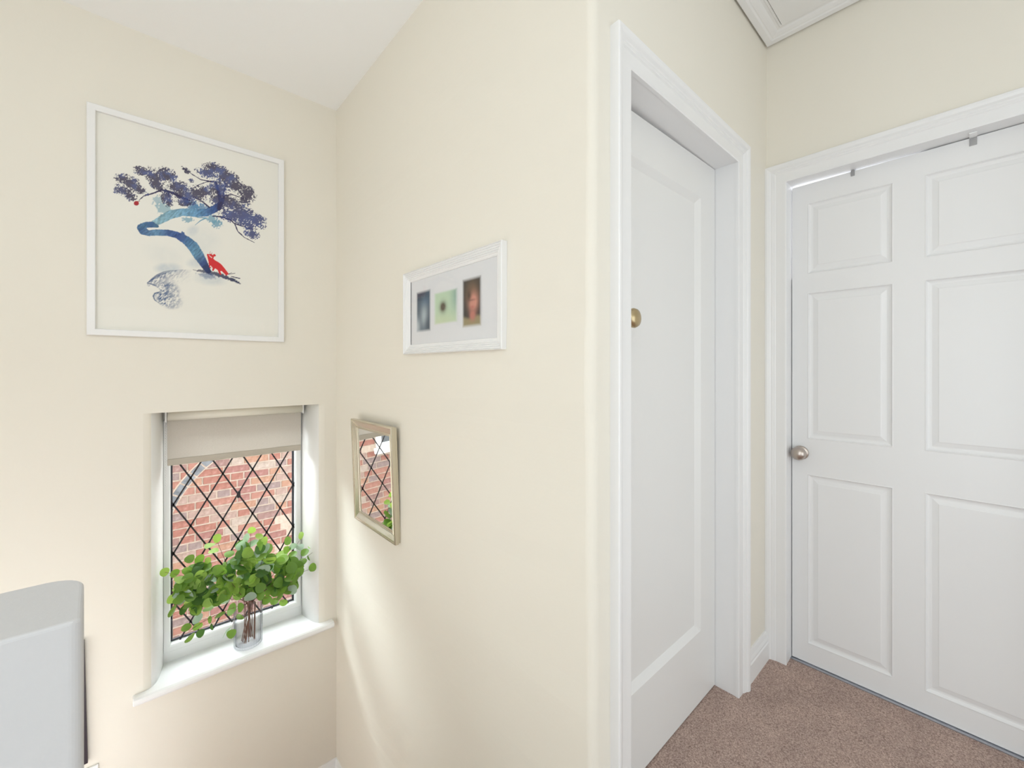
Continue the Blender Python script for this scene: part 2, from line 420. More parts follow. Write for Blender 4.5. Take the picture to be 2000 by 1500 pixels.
b.lathe([(0.002, 0), (0.026, 0), (0.026, 0.016), (0.023, 0.019), (0.010, 0.020), (0.010, 0.030), (0.019, 0.034), (0.026, 0.040), (0.0275, 0.047), (0.024, 0.055), (0.013, 0.060), (0.002, 0.0605)], 28, fk)
kn = b.build('door_knob', M['brass'], dA, True, label='brass knob half hidden by the door frame')
# dim cupboard behind it
b = MB(); b.box((0.9, 1.25, ZF), (2.1, 1.3, ZC)); b.box((2.08, 0.72, ZF), (2.12, 1.3, ZC)); b.build('wall_cupboard_interior', M['dark_void'], **ST)

# door B (faces -X)
dB = empty('door_2', (XR, (DB0 + DB1) / 2, ZF), **ST)
fnB = lambda a, b_, d: (2.068 + d, a, b_)
fnBw = lambda a, b_, w_: (XR - w_, a, b_)
cols = [(-0.137, 0.128), (0.2095, 0.474)]
rows = [(-1.135, -0.435), (-0.290, 0.313), (0.390, 0.683)]
leaf(dB, M['gloss'], DB0 + 0.002, DB1 - 0.003, ZF + 0.006, 0.7685, 0.7622, cols, rows, fnB, None, 0.035, 'field')
b = MB(); ARB = [(u, w_ * 0.75) for u, w_ in ARCH]
b.sweep(ARB, (DB0, ZF, DB1, DBT), fnBw, False); b.build('architrave', M['gloss'], dB)
b = MB(); b.box((XR - 0.004, DB1, ZF), (2.12, DB1 + 0.02, DBT + 0.02)); b.box((XR - 0.004, DB0 - 0.02, ZF), (2.12, DB0, DBT + 0.02)); b.box((XR - 0.004, DB0, DBT), (2.12, DB1, DBT + 0.02)); b.build('door_lining', M['gloss'], dB)
b = MB(); b.box((2.104, DB1 - 0.012, ZF), (2.118, DB1, 0.385)); b.build('light_gap_stop', M['satin'], dB)  # unseen strip added and cut short so light leaks only near the top
b = MB(); b.box((2.104, DB0, DBT - 0.02), (2.118, 0.13, DBT)); b.build('light_gap_stop', M['satin'], dB)  # unseen head strip, shaped to end the bright gap partway along
b = MB(); fk = lambda x, y, h: (2.068 - h, 0.497 + x, -0.350 + y)
b.lathe([(0.002, 0), (0.0285, 0), (0.0285, 0.004), (0.026, 0.007), (0.012, 0.008)], 32, fk)
b.build('rose', M['nickel'], dB, True)
b = MB(); b.lathe([(0.009, 0.006), (0.009, 0.016), (0.020, 0.020), (0.026, 0.026), (0.0275, 0.034), (0.0265, 0.042), (0.022, 0.050), (0.014, 0.055), (0.005, 0.057), (0.001, 0.0572)], 32, fk)
b.build('door_knob', M['nickel'], dB, True, label='satin nickel knob')
b = MB(); b.box((2.052, DB0, ZF), (2.105, DB1, ZF + 0.003)); b.build('threshold_strip', M['threshold'], dB)

# hooks bent over the top of the six-panel door
def hook(y, ztop, wd, drop, label, bottom_mat, tab):
    t = thing('over_door_hook', label, 'hook', (2.066, y, ztop), 'hooks over the door')
    b = MB(); b.box((2.0655, y - wd / 2, ztop - drop), (2.0675, y + wd / 2, ztop + 0.0015)); b.box((2.0675, y - wd / 2, ztop - 0.0002), (2.106, y + wd / 2, ztop + 0.0015))
    o = b.build('hook_plate', M['hinge'], t); bevel(o, 0.0005)
    if tab:
        b = MB(); b.box((2.026, y - wd / 2 - 0.0005, ztop + 0.0016), (2.0665, y + wd / 2 + 0.0005, 0.7695)); b.build('hook_cap', M['hook_white'], t, label='white upper cap')
hook(0.3265, 0.7665, 0.012, 0.021, 'small grey metal door hook over the narrow bright gap above the six-panel door', None, False)
hook(0.0125, 0.764, 0.017, 0.024, 'larger grey door hook with a white top over the six-panel door', None, True)

# ------------------------------------------------------------------ loft hatch
t = thing('loft_hatch', 'white moulded loft hatch in the ceiling corner above the doors', 'hatch', (1.6, 0.25, ZC - 0.01))
fnH = lambda a, b_, w_: (a, b_, ZC - w_ * 0.62)
HP = [(0, 0), (0, 0.010), (0.006, 0.012), (0.010, 0.009), (0.018, 0.009), (0.026, 0.016), (0.040, 0.022), (0.044, 0.022), (0.050, 0.028), (0.066, 0.030), (0.070, 0.030), (0.072, 0.026), (0.072, 0)]
hr = (1.22, -0.20, 1.915, 0.526)
b = MB(); b.sweep(HP, hr, fnH, True); b.build('hatch_frame', M['gloss'], t)
b = MB(); b.box((hr[0] + 0.003, hr[1] + 0.003, ZC - 0.010), (hr[2] - 0.003, hr[3] - 0.003, ZC - 0.001)); b.build('hatch_panel', M['satin'], t)

# ------------------------------------------------------------------ window_1
W1 = empty('window_1', (0.38, 2.46, -0.75), **ST)
GX0, GX1, GZ0, GZ1 = 0.121, 0.640, -1.252, -0.26     # visible glass
fnW = lambda a, b_, w_: (a, 2.470 - w_, b_)
b = MB(); b.sweep([(0.0, -0.03), (0, 0.023), (0.005, 0.0285), (0.0245, 0.0285), (0.026, 0.026), (0.026, -0.03)], (GX0, GZ0, GX1, GZ1), fnW, True)
V = b.v; sash = b.build('window_sash', M['upvc'], W1)
b = MB()
b.sweep([(0, -0.05), (0, 0.020), (0.002, 0.022), (0.050, 0.022), (0.050, -0.05)], (GX0 - 0.0275, GZ0 - 0.0275, GX1 + 0.0275, GZ1 + 0.0275), fnW, True)
b.build('window_frame', M['upvc'], W1)
b = MB(); b.sweep([(0, -0.004), (0, 0.004), (-0.008, 0.004), (-0.008, -0.004)], (GX0 + 0.0005, GZ0 + 0.0005, GX1 - 0.0005, GZ1), lambda a, b_, w_: (a, 2.481 - w_, b_), True)
b.build('spacer_bar', M['spacer'], W1)
b = MB(); b.box((GX0, 2.468, GZ0), (GX1, 2.472, GZ1)); gp = b.build('glass_pane', M['glass'], W1)
b = MB(); b.box((GX0, 2.490, GZ0), (GX1, 2.494, GZ1)); b.build('glass_pane', M['glass'], W1)
# lead strips: crossing family, lozenges 125 mm wide and 223 mm tall
lx, lz, dx, dz = 0.1318, -0.6236, 0.1255, 0.1118
zlo, zhi = GZ0, GZ1
sl = dz / (dx / 2)
def lead_strip(c0, sg, skip=None):
    # line z = lz + sg*sl*(x - c0)
    xs = [GX0, GX1]; 
    def zz(x): return lz + sg * sl * (x - c0)
    xa, xb = GX0, GX1
    for lim in (zlo, zhi):
        xl = c0 + (lim - lz) / (sg * sl)
        if (sg > 0) == (lim == zlo): xa = max(xa, xl)
        else: xb = min(xb, xl)
    if xb - xa < 0.004: return
    hw = 0.0034; d = Vector((1, 0, sg * sl)).normalized(); nn = Vector((-d.z, 0, d.x)) * hw
    segs = [(xa, xb)] if skip is None or not (xa < skip < xb) else [(xa, skip - 0.008), (skip + 0.008, xb)]
    b = MB()
    for a_, e_ in segs:
        p, q = Vector((a_, 0, zz(a_))), Vector((e_, 0, zz(e_)))
        y0, y1 = 2.4662, 2.4682
        b.add([(v.x, y, v.z) for y in (y0, y1) for v in (p - nn, q - nn, q + nn, p + nn)], [(0, 1, 2, 3), (4, 5, 6, 7), (0, 1, 5, 4), (1, 2, 6, 5), (2, 3, 7, 6), (3, 0, 4, 7)])
    b.build('lead_strip', M['lead'], gp)
cat_x = lx + 2 * dx
for k in range(-6, 12):
    c0 = lx + k * dx
    lead_strip(c0, 1, None); lead_strip(c0, -1, None)
# small clip where the leads meet
b = MB(); b.box((cat_x - 0.004, 2.462, lz - 0.020), (cat_x + 0.010, 2.4665, lz + 0.014)); o = b.build('lead_clip', M['lead'], gp); bevel(o, 0.003)
# sill board
b = MB(); xs0, xs1, y0, y1, zt, th = -0.006, 0.779, 2.2515, 2.452, -1.325, 0.030
pr = [(y1, zt), (y0 + 0.012, zt), (y0 + 0.004, zt - 0.004), (y0, zt - 0.012), (y0, zt - 0.020), (y0 + 0.004, zt - 0.027), (y0 + 0.010, zt - th), (y1, zt - th)]
V = []
for x, ins in ((xs0, 0.005), (xs0 + 0.004, 0), (xs1 - 0.004, 0), (xs1, 0.005)):
    V += [(x, y + (ins if y < 2.3 else 0), z + (-ins * 0.5 if z > zt - 0.01 else ins * 0.5)) for y, z in pr]
k = len(pr); Fc = [tuple(range(k)), tuple(range(3 * k, 4 * k))]
for j in range(3): Fc += [(j * k + i, j * k + (i + 1) % k, (j + 1) * k + (i + 1) % k, (j + 1) * k + i) for i in range(k)]
b.add(V, Fc); b.build('window_sill', M['sill'], W1)

# ------------------------------------------------------------------ roller blind
t = thing('roller_blind', 'oatmeal fabric roller blind pulled a third down the leaded window', 'blind', (0.38, 2.40, -0.21))
b = MB(); yb = 2.408
V = []; ncol = 24
for zz_ in (-0.228, -0.30, -0.38, -0.404):
    V += [(0.1075 + 0.5485 * i / ncol, yb + 0.0012 * math.sin(i * 0.7), zz_) for i in range(ncol + 1)]
Fc = [(j * (ncol + 1) + i, j * (ncol + 1) + i + 1, (j + 1) * (ncol + 1) + i + 1, (j + 1) * (ncol + 1) + i) for j in range(3) for i in range(ncol)]
b.add(V, Fc); b.build('blind_fabric', M['blind'], t)
b = MB(); b.box((0.1075, yb - 0.004, -0.432), (0.656, yb + 0.004, -0.403)); o = b.build('bottom_bar', M['blind_hem'], t); bevel(o, 0.003, 2)
b = MB(); b.lathe([(0.002, 0), (0.0215, 0), (0.0215, 0.55), (0.002, 0.55)], 28, lambda x, y, h: (0.107 + h, 2.398 + x, -0.2095 + y)); b.build('roller_tube', M['roller'], t, True)
for x in (0.0975, 0.6575):
    b = MB(); b.box((x, 2.378, -0.236), (x + 0.007, 2.42, -0.187)); o = b.build('bracket', M['white_frame'], t); bevel(o, 0.003, 2)
b = MB()
for k in range(26):
    z = -0.225 - 0.0115 * k
    b.lathe([(0.0004, -0.0022), (0.0022, 0), (0.0004, 0.0022)], 6, lambda x, y, h: (0.1015 + x, 2.385 + y, z + h))
b.build('pull_chain', M['white_frame'], t, True)

# ------------------------------------------------------------------ neighbour's brick wall
bw = thing('neighbouring_brick_wall', 'red brick gable wall of the neighbouring house seen through the leaded window', 'wall', (0.7, YB, -3.9))
bw['kind'] = 'structure'; del bw['category']
b = MB(); b.box((-5, YB, -3.9), (6, YB + 0.2, 0.46)); b.build('mortar_bed', M['mortar'], bw)
# shared unit meshes
def brick_mesh(wd, mt):
    me = bpy.data.meshes.new('brick'); h = 0.0625; d = 0.0055; e = 0.002
    v = [(0, 0, 0), (wd, 0, 0), (wd, 0, h), (0, 0, h), (e, -d, e), (wd - e, -d, e), (wd - e, -d, h - e), (e, -d, h - e)]
    me.from_pydata(v, [], [(4, 5, 6, 7), (0, 1, 5, 4), (1, 2, 6, 5), (2, 3, 7, 6), (3, 0, 4, 7)]); me.materials.append(mt); return me
BM = {(wd, i): brick_mesh(wd, m_) for wd in (0.212, 0.100) for i, m_ in enumerate(BR)}
wts = [5, 5, 4, 3, 3, 3, 1.6, 2]
sv, sf, sm = [], [], []
win_n = (-1.75, -0.60, -1.150, 0.15)
nb = 0
for cI in range(57):
    z = -3.88 + cI * 0.075
    x = -4.95 + (0.1675 if cI % 2 else 0) - 0.01; k = 0
    while x < 5.9:
        wd = 0.212 if k % 2 == 0 else 0.100
        if random.random() < 0.16: wd = 0.212
        x0, x1 = x, x + wd; x = x1 + 0.0125; k += 1
        if x1 > win_n[0] and x0 < win_n[1] and z + 0.0625 > win_n[2] and z < win_n[3]: continue
        if x1 > 1.272 and x0 < 2.25 and z + 0.06 < -1.50: continue
        mi = random.choices(range(8), wts)[0]
        inview = (x1 > 0.22 and x0 < 1.33 and -2.56 < z < -0.78) or (x1 > -0.92 and x0 < -0.38 and -2.1 < z < -0.72)
        if inview and nb < 290:
            o = bpy.data.objects.new('brick', BM[(wd, mi)]); C.objects.link(o); o.parent = bw
            o.location = (x0 - bw.location.x, -0.0002 + random.uniform(-0.0015, 0.001), z + random.uniform(-0.001, 0.001) - bw.location.z); nb += 1
        else:
            me = BM[(wd, mi)]; k0 = len(sv)
            sv += [(v.co.x + x0, v.co.y + YB - 0.0002, v.co.z + z) for v in me.vertices]
            for p in me.polygons: sf.append(tuple(k0 + i for i in p.vertices)); sm.append(mi)
me = bpy.data.meshes.new('distant_bricks'); me.from_pydata(sv, [], sf)
for m_ in BR: me.materials.append(m_)
me.polygons.foreach_set('material_index', sm)
o = bpy.data.objects.new('distant_bricks', me); C.objects.link(o); o.parent = bw; o.location = -bw.location; o['kind'] = 'stuff'
# curved course of blue-grey bricks
ac = (1.165, -1.66); V = []
b = MB(); ns = 60
for k in range(ns + 1):
    a_ = math.radians(88 + 92 * k / ns)
    for r_ in (0.962, 1.05):
        for y in (YB - 0.0075, YB): V.append((ac[0] + r_ * math.cos(a_), y, ac[1] + r_ * math.sin(a_)))
Fc = []
for k in range(ns):
    q = k * 4; Fc += [(q, q + 4, q + 6, q + 2), (q, q + 4, q + 5, q + 1), (q + 2, q + 6, q + 7, q + 3)]
b.add(V, Fc); b.build('arch_mortar', M['mortar'], bw)
k = 0; a_ = 90.0
while a_ < 180:
    da = 6.1 if k % 1 == 0 else 5; a0r, a1r = math.radians(a_ + 0.4), math.radians(a_ + da - 0.4)
    b = MB(); q = [(0.974, a0r), (1.038, a0r), (1.038, a1r), (0.974, a1r)]
    P_ = [(ac[0] + r_ * math.cos(t_), ac[1] + r_ * math.sin(t_)) for r_, t_ in q]
    b.add([(x, YB - 0.0125, z) for x, z in P_] + [(x, YB - 0.007, z) for x, z in P_], [(0, 1, 2, 3), (0, 1, 5, 4), (1, 2, 6, 5), (2, 3, 7, 6), (3, 0, 4, 7)])
    b.build('arch_brick', M['grey_brick'], bw); a_ += da; k += 1
b = MB(); b.add([(x, y, z) for x in (-5, 6) for y, z in ((YB - 0.12, 0.42), (YB - 0.12, 0.52), (YB + 3.2, 2.50), (YB + 3.2, 2.38))], [(0, 1, 2, 3), (4, 5, 6, 7), (0, 1, 5, 4), (1, 2, 6, 5), (2, 3, 7, 6), (3, 0, 4, 7)]); b.build('roof_slope', M['grey_brick'], bw)
# neighbour's white window and door
nw = thing('neighbouring_window', "white framed window in the neighbouring brick wall, seen only in the mirror", 'window', (-1.17, YB, -1.1)); nw['kind'] = 'structure'; del nw['category']
b = MB(); b.sweep([(0, 0.0), (0, 0.02), (0.06, 0.03), (0.06, 0)], (-1.69, -1.03, -0.66, 0.09), lambda a, b_, w_: (a, YB - w_, b_), True); b.build('window_frame', M['upvc'], nw)
b = MB(); b.box((-1.80, YB - 0.07, -1.150), (-0.57, YB, -1.085)); b.build('window_sill', M['upvc'], nw)
b = MB(); b.box((-1.69, YB - 0.008, -1.03), (-0.66, YB, 0.09)); b.build('glass_pane', M['far_glass'], nw)
nd = thing('neighbouring_door', 'white door frame at the edge of the neighbouring brick wall', 'door', (1.75, YB, -3.9)); nd['kind'] = 'structure'; del nd['category']
b = MB(); b.sweep([(0, 0.0), (0, 0.03), (0.08, 0.03), (0.08, 0)], (1.355, -3.9, 2.17, -1.585), lambda a, b_, w_: (a, YB - w_, b_), False); b.build('door_frame', M['upvc'], nd)
b = MB(); b.box((1.355, YB - 0.012, -3.9), (2.17, YB, -1.585)); b.build('door_leaf', M['upvc'], nd)
b = MB(); b.box((-6, 2.58, -4.0), (7, 6, -3.9)); b.build('ground', M['concrete'], **ST)

# ------------------------------------------------------------------ wall art: bonsai print
XI0, XI1, ZI0, ZI1 = -0.112, 0.520, 0.154, 0.995
t = thing('framed_print', 'large white framed print of a blue leaning tree with a red fox', 'picture', (0.204, YW, 0.575))
fnP = lambda a, b_, w_: (a, YW - w_, b_)
b = MB(); b.sweep([(0, 0.002), (0, 0.017), (0.002, 0.019), (0.022, 0.019), (0.0245, 0.017), (0.0245, 0.002)], (XI0, ZI0, XI1, ZI1), fnP, True); b.build('picture_frame', M['white_frame'], t)
GX, GZ = 430, 470
xs = np.linspace(XI0, XI1, 430); zs_ = np.linspace(ZI0, ZI1, 560)
PX, PZ = np.meshgrid(xs, zs_)
yp = YW - 0.006
d_ = PX * cc + yp * ss; l_ = PX * ss - yp * cc
zx = (1000 + F * l_ / d_ - 200) * 4.6875; zy = (720 - F * PZ / d_ - 300) * 4.6875   # sketch coordinates on the paper
def vnoise(x, y, seed):
    xi = np.floor(x).astype(np.int64); yi = np.floor(y).astype(np.int64); fx = x - xi; fy = y - yi
    fx = fx * fx * (3 - 2 * fx); fy = fy * fy * (3 - 2 * fy)
    def h(a, b_):
        v = (a * 374761393 + b_ * 668265263 + seed * 1442695) & 0x7fffffff
        v = ((v ^ (v >> 13)) * 1274126177) & 0x7fffffff
        return ((v ^ (v >> 16)) & 0xffff) / 65535.0
    return (h(xi, yi) * (1 - fx) + h(xi + 1, yi) * fx) * (1 - fy) + (h(xi, yi + 1) * (1 - fx) + h(xi + 1, yi + 1) * fx) * fy
def fbm(x, y, s, seed, o=4):
    a = 0; t_ = 0; am = 1
    for k in range(o):
        a = a + am * vnoise(x * s * 2 ** k, y * s * 2 ** k, seed + k); t_ += am; am *= 0.6
    return a / t_
def lin(c_): c_ = np.array(c_) / 255.0; return np.where(c_ <= 0.04045, c_ / 12.92, ((c_ + 0.055) / 1.055) ** 2.4)
GAIN = 0.98
col = np.empty(PX.shape + (3,)); col[:] = lin((240, 238, 230))
def over(a, c_):
    global col
    a = np.clip(a, 0, 1)[..., None]; c_ = np.asarray(c_); col = col * (1 - a) + c_ * a
def ell(cx, cy, rx, ry, rot=0):
    r_ = math.radians(rot); x = zx - cx; y = zy - cy; u = (x * math.cos(r_) + y * math.sin(r_)) / rx; v = (-x * math.sin(r_) + y * math.cos(r_)) / ry
    return 1 - np.sqrt(u * u + v * v)
def poly_d(pts):
    """distance to polyline with interpolated half width; returns (signed inside, parameter)"""
    best = np.full(zx.shape, -1e9); par = np.zeros(zx.shape); nseg = len(pts) - 1
    for i in range(nseg):
        x0, y0, w0 = pts[i][:3]; x1, y1, w1 = pts[i + 1][:3]; ex, ey = x1 - x0, y1 - y0
        t_ = np.clip(((zx - x0) * ex + (zy - y0) * ey) / (ex * ex + ey * ey + 1e-9), 0, 1)
        d = (w0 + (w1 - w0) * t_) - np.hypot(zx - x0 - ex * t_, zy - y0 - ey * t_)
        u = d > best; best = np.where(u, d, best); par = np.where(u, (i + t_) / nseg, par)
    return best, par
n1 = fbm(zx, zy, 1 / 60., 3); n2 = fbm(zx, zy, 1 / 14., 9, 4); n3 = fbm(zx, zy, 1 / 9., 21, 3)
warpx = (fbm(zx, zy, 1 / 35., 40) - .5) * 40; warpy = (fbm(zx, zy, 1 / 35., 50) - .5) * 40
# mist
pale = lin((196, 206, 212))
for e_ in [(600, 1050, 150, 60, 0, .7), (900, 800, 230, 170, 20, .22), (560, 930, 230, 120, 20, .15), (860, 1000, 110, 60, 0, .45), (830, 700, 70, 55, -30, .55), (990, 1150, 180, 70, 5, .5)]:
    over(np.clip(ell(*e_[:5]) * 1.6, 0, 1) * e_[5] * (0.4 + n1 * 1.1), pale)
# ground lobes
def hillmask(): 
    return np.clip(ell(640, 1265, 230, 190, 20) * 3.0, 0, 1)
streak = fbm(zx * 0.7 + zy * 0.7, (zy - zx) * 0.25, 1 / 10., 77, 4)
edge_top, _ = poly_d([(408, 1187, 4), (450, 1152, 10), (500, 1116, 13), (560, 1090, 13), (620, 1074, 10), (745, 1062, 4)])
dep = np.clip((zy - (1062 + 0.00052 * (zx - 745) ** 2 * (zx < 745) * 2.0)) / 150, 0, 1)      # depth below the crest
up = (zx > 408) * (zx < 860) * (zy < 1215) * (dep > 0)
over(up * (1 - dep) ** 1.3 * np.clip((830 - zx) / 260, 0, 1) * np.clip(0.15 + 3.2 * (streak - .36), 0, 1), lin((46, 80, 132)))
over(np.clip(edge_top / 6, 0, 1) * np.clip((800 - zx) / 300, 0, 1) * (.55 + .45 * n2), lin((44, 76, 124)))
ed1, _ = poly_d([(412, 1188, 5), (455, 1196, 8), (495, 1212, 5), (520, 1235, 2)]); over(np.clip((ed1 + (n2 - .5) * 8) / 5, 0, 1) * .8, lin((52, 82, 130)))
lobe = np.clip(ell(610, 1320, 150, 105, 25) * 3, 0, 1) + np.clip(ell(600, 1240, 130, 80, 10) * 2.2, 0, 1)
notch = np.clip(ell(425, 1240, 118, 34, 8) * 5, 0, 1)
over(np.clip(lobe, 0, 1) * (1 - notch) * np.clip((880 - zx) / 340, 0, 1) * np.clip(0.22 + 3.8 * (streak * .6 + n2 * .4 - .40), 0, 1), lin((52, 88, 136)))
ed2, _ = poly_d([(530, 1262, 2), (500, 1272, 6), (478, 1282, 9), (466, 1305, 9), (478, 1340, 7), (520, 1370, 5), (560, 1388, 2)])
over(np.clip((ed2 + (n2 - .5) * 6) / 5, 0, 1) * .85, lin((46, 84, 128)))
tail, tp = poly_d([(830, 1062, 5), (920, 1080, 18), (1020, 1095, 22), (1120, 1128, 20), (1200, 1160, 17), (1262, 1192, 8)])
over(np.clip((tail + (n2 - .5) * 26) / 8, 0, 1) * (0.8 + .2 * tp), lin((34, 42, 84)))
over(np.clip((ell(960, 1115, 110, 40, 10) + (n2 - .6)) * 2.2, 0, 1) * .6, lin((72, 100, 150)))
for s_ in [[(1150, 1105, 2), (1215, 1095, 2)], [(1180, 1125, 3), (1258, 1143, 4)], [(1160, 1100, 1), (1185, 1088, 1)]]:
    e_, _ = poly_d(s_); over(np.clip(e_ + 1, 0, 1), lin((50, 50, 80)))
# pale far foliage
for e_ in [(560, 500, 75, 60, 20, (150, 184, 196)), (510, 430, 50, 45, 0, (165, 190, 200)), (820, 470, 85, 50, 10, (90, 140, 178)), (900, 505, 90, 50, 0, (88, 138, 180)), (1010, 600, 70, 40, 20, (120, 168, 190)), (1050, 640, 52, 42, 0, (112, 162, 186)), (780, 605, 62, 26, 10, (135, 175, 192))]:
    a = ell(*e_[:5]) + (n2 - .55) * 1.7 + (n1 - .5) * .8; over(np.clip(a * 7, 0, 1) * .85, lin(e_[5]))
# trunk
def trunk(pts, cols_):
    d, p = poly_d(pts); a = np.clip((d + (n2 - .5) * 8) / 3, 0, 1)
    cs = np.array([lin(c_) for c_ in cols_]); kk = p * (len(cols_) - 1); i0 = np.clip(np.floor(kk).astype(int), 0, len(cols_) - 2); f = (kk - i0)[..., None]
    c_ = cs[i0] * (1 - f) + cs[i0 + 1] * f
    c_ = c_ * (0.35 + 1.25 * streak[..., None]) 
    over(a, c_)
trunk([(450, 648, 24), (520, 615, 36), (620, 560, 42), (740, 535, 36), (860, 545, 38), (950, 540, 38), (1030, 505, 36), (1085, 455, 26), (1110, 400, 14)],
      [(150, 188, 200), (140, 180, 196), (128, 170, 192), (112, 158, 190), (92, 138, 180), (70, 100, 160), (52, 66, 122), (52, 52, 96)])
trunk([(970, 1075, 26), (930, 1010, 38), (885, 935, 48), (830, 850, 50), (770, 795, 42), (690, 748, 32), (600, 725, 30), (500, 722, 30), (420, 728, 28), (370, 705, 38), (352, 678, 36), (400, 652, 30), (455, 650, 28), (505, 665, 14)],
      [(38, 50, 96), (60, 84, 136), (104, 150, 180), (84, 128, 168), (62, 86, 146), (66, 96, 150), (100, 142, 176), (86, 120, 160), (64, 100, 146), (78, 120, 158), (62, 98, 146), (84, 130, 164)])
e_, _ = poly_d([(735, 770, 26), (735, 735, 18), (728, 712, 4)]); over(np.clip((e_ + (n2 - .5) * 16) / 4, 0, 1), lin((70, 98, 150)))
# branches
dk = lin((52, 48, 86))
for s_ in [[(335, 428, 4), (378, 388, 6), (470, 362, 8), (540, 332, 10), (620, 350, 11), (700, 390, 12), (800, 430, 10)], [(865, 292, 4), (960, 258, 5), (1040, 262, 7)],
           [(735, 130, 3), (830, 195, 5), (905, 240, 5), (1040, 262, 9), (1062, 350, 16), (1085, 440, 20), (1070, 500, 22)], [(1100, 392, 6), (1180, 372, 6), (1285, 410, 5), (1400, 428, 3)],
           [(1010, 572, 6), (1100, 580, 8), (1180, 612, 8), (1212, 645, 7), (1240, 712, 6), (1300, 768, 5), (1392, 815, 3)], [(980, 492, 8), (905, 432, 7), (835, 398, 6)], [(1212, 640, 7), (1330, 682, 5), (1420, 692, 4)], [(1100, 390, 8), (1130, 290, 5), (1120, 250, 3)], [(600, 350, 6), (620, 430, 4), (640, 490, 2)]]:
    e_, _ = poly_d(s_); over(np.clip((e_ + (n2 - .5) * 6) / 2.5, 0, 1), dk)
e_, _ = poly_d([(848, 655, 3), (900, 612, 6), (950, 590, 7), (870, 585, 4)]); over(np.clip(e_ / 2.5, 0, 1), lin((110, 160, 186)))
# needles in masses
FOL = [(180, 225, 72, 42, 10), (270, 275, 82, 52, 30), (190, 345, 84, 42, 20), (330, 325, 90, 34, 30), (250, 385, 66, 36, 20), (375, 165, 82, 36, 12), (470, 205, 105, 55, 28), (570, 190, 92, 62, 10), (620, 215, 62, 42, 0), (500, 285, 78, 44, 30),
       (700, 305, 98, 52, 15), (590, 385, 50, 60, 0), (600, 445, 48, 42, 0), (760, 385, 105, 50, 20), (760, 450, 76, 34, 10), (870, 365, 90, 60, 10), (765, 152, 46, 18, 35), (815, 245, 26, 10, 20), (960, 175, 100, 42, 10), (1030, 140, 100, 48, 15), (1140, 215, 130, 58, 25),
       (1070, 305, 100, 60, 0), (1210, 290, 100, 50, 30), (1320, 360, 80, 60, 35), (930, 345, 78, 44, 10), (1075, 410, 95, 56, 0), (1190, 465, 130, 56, 15), (1180, 560, 100, 58, 20), (1290, 560, 115, 72, 30), (1400, 610, 88, 48, 35), (1330, 650, 80, 40, 25), (1370, 735, 62, 46, 20), (1300, 430, 50, 25, 30), (1440, 590, 60, 30, 30)]
fol = np.full(zx.shape, -9.0)
for e_ in FOL:
    r_ = math.radians(e_[4]); x = zx + warpx - e_[0]; y = zy + warpy - e_[1]
    u = (x * math.cos(r_) + y * math.sin(r_)) / e_[2]; v = (-x * math.sin(r_) + y * math.cos(r_)) / e_[3]
    fol = np.maximum(fol, 1 - np.sqrt(u * u + v * v))
a = fol * 1.1 + (n3 - .5) * 2.3 + (n2 - .5) * 1.1 + 0.10
fc = lin((54, 48, 82))[None, None] * (1 - np.clip((n1 - .45) * 4, 0, 1))[..., None] + lin((62, 78, 138))[None, None] * np.clip((n1 - .45) * 4, 0, 1)[..., None]
bl = np.clip((zy - 420) / 150, 0, 1)[..., None] * np.clip((zx - 900) / 200, 0, 1)[..., None]
fc = fc * (1 - bl * .6) + lin((56, 74, 140)) * bl * .6
over(np.clip(a * 5, 0, 1) * .93 * (fol > -0.25), fc)
# fruit and fox
over(np.clip(ell(311, 455, 25, 22) * 10, 0, 1), lin((172, 34, 44)))
e_, _ = poly_d([(318, 438, 3), (342, 436, 3)]); over(np.clip(e_, 0, 1), lin((150, 40, 60)))
def inside(pts):
    r_ = np.zeros(zx.shape, bool); j = len(pts) - 1
    for i in range(len(pts)):
        xi, yi = pts[i]; xj, yj = pts[j]
        c_ = ((yi > zy) != (yj > zy)) & (zx < (xj - xi) * (zy - yi) / (yj - yi + 1e-9) + xi); r_ ^= c_; j = i
    return r_
fox = [(955, 916), (975, 922), (992, 918), (1003, 924), (1012, 928), (1022, 918), (1036, 926), (1038, 938), (1022, 944), (1016, 962), (1030, 976), (1060, 992), (1086, 1012), (1108, 1036), (1134, 1070), (1158, 1102), (1150, 1110), (1144, 1106), (1140, 1120), (1128, 1112), (1112, 1096), (1092, 1074), (1080, 1078), (1090, 1108), (1080, 1112), (1066, 1092), (1056, 1068), (1036, 1052), (1026, 1056), (1018, 1074), (1006, 1074), (1008, 1046), (990, 1022), (984, 1032), (998, 1046), (988, 1050), (974, 1034), (974, 1012), (970, 985), (962, 950)]
over(inside(fox) * 1.0, lin((216, 44, 48)))
e_, _ = poly_d([(976, 932, 3), (1000, 952, 5)]); over(np.clip(e_, 0, 1), lin((226, 215, 205)))
for s_ in [[(985, 918, 1.5), (988, 895, 1)], [(998, 920, 1.5), (1004, 908, 1)]]:
    e_, _ = poly_d(s_); over(np.clip(e_ + 1, 0, 1), lin((190, 40, 50)))
